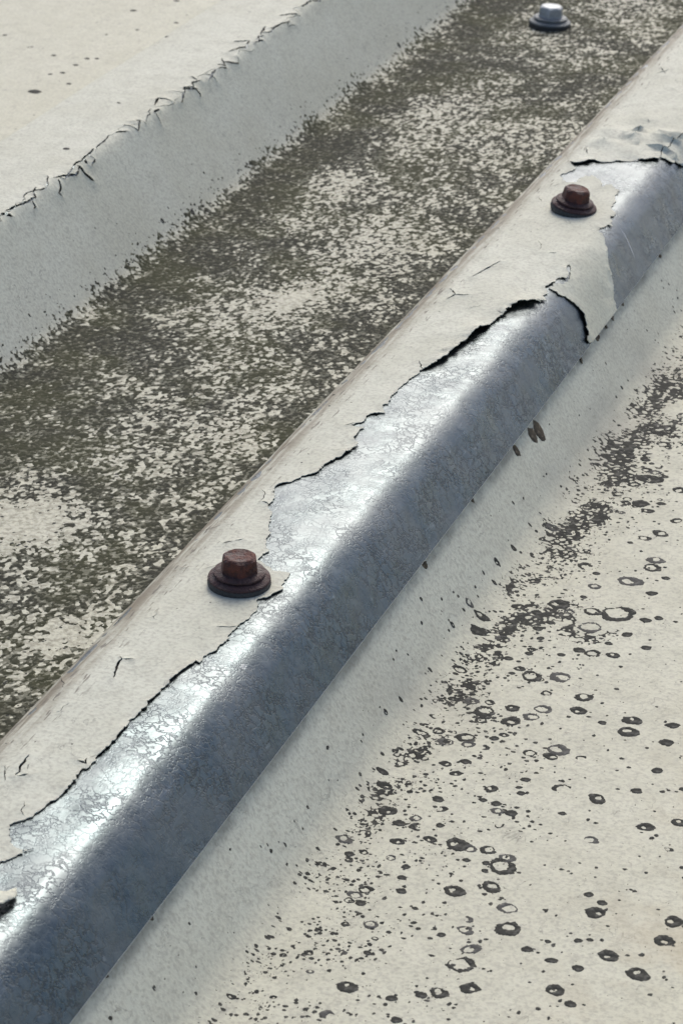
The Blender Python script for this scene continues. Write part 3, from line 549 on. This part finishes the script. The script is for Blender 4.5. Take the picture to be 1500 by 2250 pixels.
sp = specks(up, HF, [q for q in it if not (q[0] > -22 and any(inside(h, np.array([q[:2]]))[0] for h in holes[:2]))])
tag(link('algae_specks', sp.mesh('algae_specks'), M_LICHEN, panel), kind='stuff')

# lichen on the lower panel: clustered crust along the foot of the flank
S = np.arange(38, 170, .36); Y = np.arange(-190, 420, .4); SS, YY = np.meshgrid(S, Y)
n = fbm(SS / 2.2, YY / 2.2, 201, 2); n /= n.std(); clump = fbm(SS / 11, YY / 15, 207, 3); clump /= clump.std()
rag = 3 * fbm(SS * 0, YY / 20, 213, 2)
upper_boost = .5 + .6 * sstep(-60, 90, YY)
band = np.exp(-((SS - 62 + rag - .012 * (YY - 50)) / (6.5 + 4 * sstep(40, 200, YY))) ** 2) * sstep(50, 57, SS + rag)
d = band * np.clip(.54 + .22 * clump, .28, .8) * upper_boost
far_c = np.exp(-((SS - 80) / 9) ** 2 - ((YY - 72) / 14) ** 2)
d += .85 * far_c * sstep(-.3, .8, clump)
d += .5 * sstep(150, 260, YY) * sstep(58, 70, SS + rag) * sstep(-.8, .6, clump)
d = np.clip(d, 1e-5, .8)
F1 = (.46 - np.abs(n - .15)) * 1.0 + .34 * vnoise(SS / .9, YY / 1.1, 251) + np.log(d / (1 - d)) * .52 + .20
V, F = crust(F1, S, Y, lo, 0.0, .12, .16)
tag(link('lichen_crust', mesh_np('lichen_crust', V, F), M_LICHEN, panel2), kind='stuff')
it = []
while len(it) < 9500:
    s = rng.uniform(40, 165); y = rng.uniform(-190, 400)
    cl = float(vnoise(s / 9, y / 12, 233)) ; w = .9 * math.exp(-((s - 64) / 11) ** 2) + .12 + .25 * math.exp(-((s - 82) / 14) ** 2) * (y < 20) + (.03 if s < 54 else 0)
    if s < 55: w = .05 * sstep(38, 55, s) + .03
    if rng.random() < w * (.62 + .9 * cl): it.append((s, y, .17 + .6 * rng.random() ** 2.6))
tag(link('lichen_specks', specks(lo, 0.0, it).mesh('lichen_specks'), M_LICHEN, panel2), kind='stuff')

def lichen(fn, base, s, y, r, typ, parent, name):
    g = np.random.default_rng(int(abs(s * 31 + y * 7)) + 5); sd = int(g.integers(1, 9999)); st = max(r / 9, .12)
    q = np.arange(-1.5 * r, 1.5 * r + st, st); DX, DY = np.meshgrid(q, q)
    a = g.normal(0, .25); X = DX * math.cos(a) - DY * math.sin(a); Yq = DX * math.sin(a) + DY * math.cos(a)
    pw = g.uniform(1.55, 2.1); rad = (np.abs(X / 1.05) ** pw + np.abs(Yq / g.uniform(.78, .98)) ** pw) ** (1 / pw) / r
    rad = rad + .17 * fbm(X / r * .9 + sd, Yq / r * .9, sd, 2) + .07 * fbm(X / r * 3.2, Yq / r * 3.2 + sd, sd + 3, 2)
    fine = fbm(X / .55, Yq / .55, sd + 9, 2)
    if typ == 's': Fd = (.92 - rad) + .05 * fine
    else:
        inner = {'r': .50, 't': .24, 'b': .48}[typ] * (1 + .15 * g.normal()); hw = (1 - inner) / 2
        th = np.arctan2(Yq, X); hw = hw * (1 + .38 * np.cos(th - g.uniform(0, 6.3)) + .2 * np.cos(2 * th - g.uniform(0, 6.3)))
        Fd = hw - np.abs(rad - (1 + inner) / 2 + .04) + (.10 if typ == 'r' else .06) * fine
        if typ == 'b': Fd = Fd - .30 * np.clip(.25 + np.cos(th - g.uniform(0, 6.3)), 0, 1)
        Fd = np.maximum(Fd, .06 * (fine - 1.1 + .8 * (rad < .6) * g.random()))
    Fd[0] = Fd[-1] = -1; Fd[:, 0] = Fd[:, -1] = -1
    if not (Fd > 0).any(): return
    V, F = crust(Fd, s + q, y + q, fn, base, .5, .15)
    c = fn(s, y, base); me = mesh_np(name, V - c, F)
    o = link(name, me, M_LICHEN if (typ in 'st' or g.random() < .55) else M_LICHEN2, parent); o.location = Vector(c) * MM
    return o
for s, y, r, t in LICHEN: lichen(lo, 0.0, s, y, r, t, panel2, 'lichen_ring' if t in 'rtb' else 'lichen_spot')
for _ in range(120):                                         # small rings crowding the belt at the foot of the flank
    y = g5.uniform(-150, 300); s = 63 + g5.normal(0, 5) + max(0, y - 60) * .03 + abs(g5.normal(0, 4))
    lichen(lo, 0.0, s, y, g5.uniform(.7, 1.9), g5.choice(['r', 'b', 't', 'r']), panel2, 'lichen_ring')
for s, y, r, t in SPOTS_UPPER: lichen(up, HF, s, y, r, t, panel, 'lichen_ring' if t in 'rtb' else 'lichen_spot')

# dirt caught under the lap edge
def clump_mesh(r, seed, flat=.5, st=1.0):
    g = np.random.default_rng(seed); nu, nv = 10, 7; V = [(0, 0, r * flat)]
    for j in range(1, nv):
        t = math.pi * j / nv
        for i in range(nu):
            p = 2 * math.pi * i / nu; q = r * (1 + .28 * g.normal())
            V.append((q * math.sin(t) * math.cos(p), st * q * math.sin(t) * math.sin(p), q * flat * math.cos(t)))
    V.append((0, 0, -r * flat)); F = []
    for i in range(nu):
        F.append((0, 1 + i, 1 + (i + 1) % nu)); b = 1 + (nv - 2) * nu; F.append((len(V) - 1, b + (i + 1) % nu, b + i))
        for j in range(nv - 2):
            a, c = 1 + j * nu, 1 + (j + 1) * nu; F += [(a + i, c + i, c + (i + 1) % nu), (a + i, c + (i + 1) % nu, a + (i + 1) % nu)]
    return mesh_np('dirt_clump', V, F)
for i, (s, y, r, st) in enumerate(((35.6, 225.3, .9, 1.2), (35.4, 237.1, .8, 1.2), (35.8, 281, .8, 1), (35.7, 218.3, .9, 1.3),
                                  (35.5, 191.6, 1.0, 1.4), (35.6, 93.3, .7, 1), (35.9, 55.4, .9, 1), (35.3, -104.3, .5, 1), (35.3, -124.3, .5, 1), (35.7, 209, .8, 1.5))):
    o = link('dirt_clump', clump_mesh(r, 300 + i, .24, st), M_DIRT, panel2); o.location = Vector(lo(s, y, .1)) * MM
    o.rotation_euler = (0, math.radians(56), random.uniform(-.3, .3))

for s, y, r in ((38.9, 145.5, 3.3), (38.2, 141, 2.6), (37.2, 128.5, 2.0)):
    o = lichen(lo, 0.0, s, y, r, 's', panel2, 'dirt_patch'); o.data.materials[0] = M_DIRT

# ------------------------------------------------------------------ roofing screws
def lathe(name, prof, mat, parent, n=40, wob=0.0, seed=0):
    g = np.random.default_rng(seed); V = []; F = []; ph = np.arange(n) * 2 * np.pi / n
    dv = 1 + wob * sum(g.normal() / q * np.cos(q * ph + g.uniform(0, 6)) for q in (2, 3, 5))
    for r, z in prof: V += [(r * c * d, r * s_ * d, z) for c, s_, d in zip(np.cos(ph), np.sin(ph), dv)]
    for j in range(len(prof) - 1):
        for i in range(n):
            a, b = j * n + i, j * n + (i + 1) % n; F += [(a, b, b + n), (a, b + n, a + n)]
    V.append((0, 0, prof[-1][1])); t = len(V) - 1; b = (len(prof) - 1) * n
    F += [(b + i, b + (i + 1) % n, t) for i in range(n)]
    V = np.array(V); V[:, 2] += .07 * fbm(V[:, 0] / 2.2, V[:, 1] / 2.2, seed + 720, 3)
    me = mesh_np(name, V, F); smooth_by_angle(me, 42); return link(name, me, mat, parent)
def hex_head(mat, parent, af, z0, z1, rot, wob=.0):
    """six flats, a chamfer that rounds the corners, and a shallow dished top"""
    n = 48; ph = np.arange(n) * 2 * np.pi / n; R = af / 2 / np.cos((ph + np.pi / 6) % (np.pi / 3) - np.pi / 6)
    R = np.minimum(R, af / 2 * 1.125); H = z1 - z0; rc = af / 2
    rings = [(R * 1.13, z0 - .02 * H), (R * 1.04, z0 + .10 * H), (R * .985, z0 + .70 * H), (np.minimum(R * .965, rc * 1.03), z0 + .86 * H), (np.full(n, rc * .88), z0 + .97 * H),
             (np.full(n, rc * .78), z1), (np.full(n, rc * .66), z1 - .05 * H), (np.full(n, rc * .3), z1 - .07 * H)]
    V = []; F = []
    for r, z in rings: V += [(a * math.cos(p), a * math.sin(p), z) for a, p in zip(r, ph)]
    for j in range(len(rings) - 1):
        for i in range(n):
            a, b = j * n + i, j * n + (i + 1) % n; F += [(a, b, b + n), (a, b + n, a + n)]
    V.append((0, 0, rings[-1][1])); t = len(V) - 1; b = (len(rings) - 1) * n; F += [(b + i, b + (i + 1) % n, t) for i in range(n)]
    V = np.array(V); g = np.random.default_rng(int(rot * 100)); V += .05 * np.stack([fbm(V[:, 0] * 1.1 + V[:, 2], V[:, 1] * 1.1 + 9 * q_, 700 + q_, 2) for q_ in range(3)], 1)
    me = mesh_np('hex_head', V, F); smooth_by_angle(me, 24); o = link('hex_head', me, mat, parent); o.rotation_euler = (0, 0, rot)
    return o
def screw(loc, tilt, k, label, mats, rot):
    e = bpy.data.objects.new('roofing_screw', None); scene.collection.objects.link(e)
    e.location = Vector(loc) * MM; e.rotation_euler = tilt
    tag(e, label, 'screw', 'hex head roofing screws')
    mh, mw, mg = mats
    lathe('gasket', [(0.1, -1.0), (6.8 * k, -1.0), (7.15 * k, -.2), (7.3 * k, .5 * k), (7.1 * k, 1.25 * k), (6.5 * k, 1.6 * k)], mg, e, 44, .012, 3)
    lathe('washer', [(6.9 * k, 1.25 * k), (7.2 * k, 1.45 * k), (7.1 * k, 1.85 * k), (6.2 * k, 2.35 * k), (5.0 * k, 2.75 * k), (3, 2.9 * k)], mw, e, 44, .008, 5)
    h = hex_head(mh, e, 7.7 * k, 3.4 * k, 7.3 * k, rot)
    fl = lathe('flange', [(5.5 * k, 2.55 * k), (5.95 * k, 2.85 * k), (5.9 * k, 3.2 * k), (5.3 * k, 3.55 * k), (3.8 * k, 3.75 * k), (2, 3.75 * k)], mw, h, 44, .006, 9)
    return e
RUST = (M_RUST, M_RUST_D, M_RUBBER)
screw(Vector(up(1.9, 0.0, HF)), (math.radians(1), math.radians(2), .2), 1.0, 'rusty brown hex head roofing screw nearest the camera, beside the bright bare steel', RUST, .25)
screw(Vector(up(2.4, 266.3, HF)), (math.radians(-1), math.radians(10), 0), 1.0, 'rusty brown hex head roofing screw farther up the peeled rib, tilted', RUST, .5)
screw(Vector(up(-112.0, 572.0, HF)), (math.radians(2), math.radians(3), 1.1), 1.22, 'grey zinc hex head roofing screw standing in the algae-covered valley', (M_ZINC, M_ZINC_D, M_RUBBER), .1)
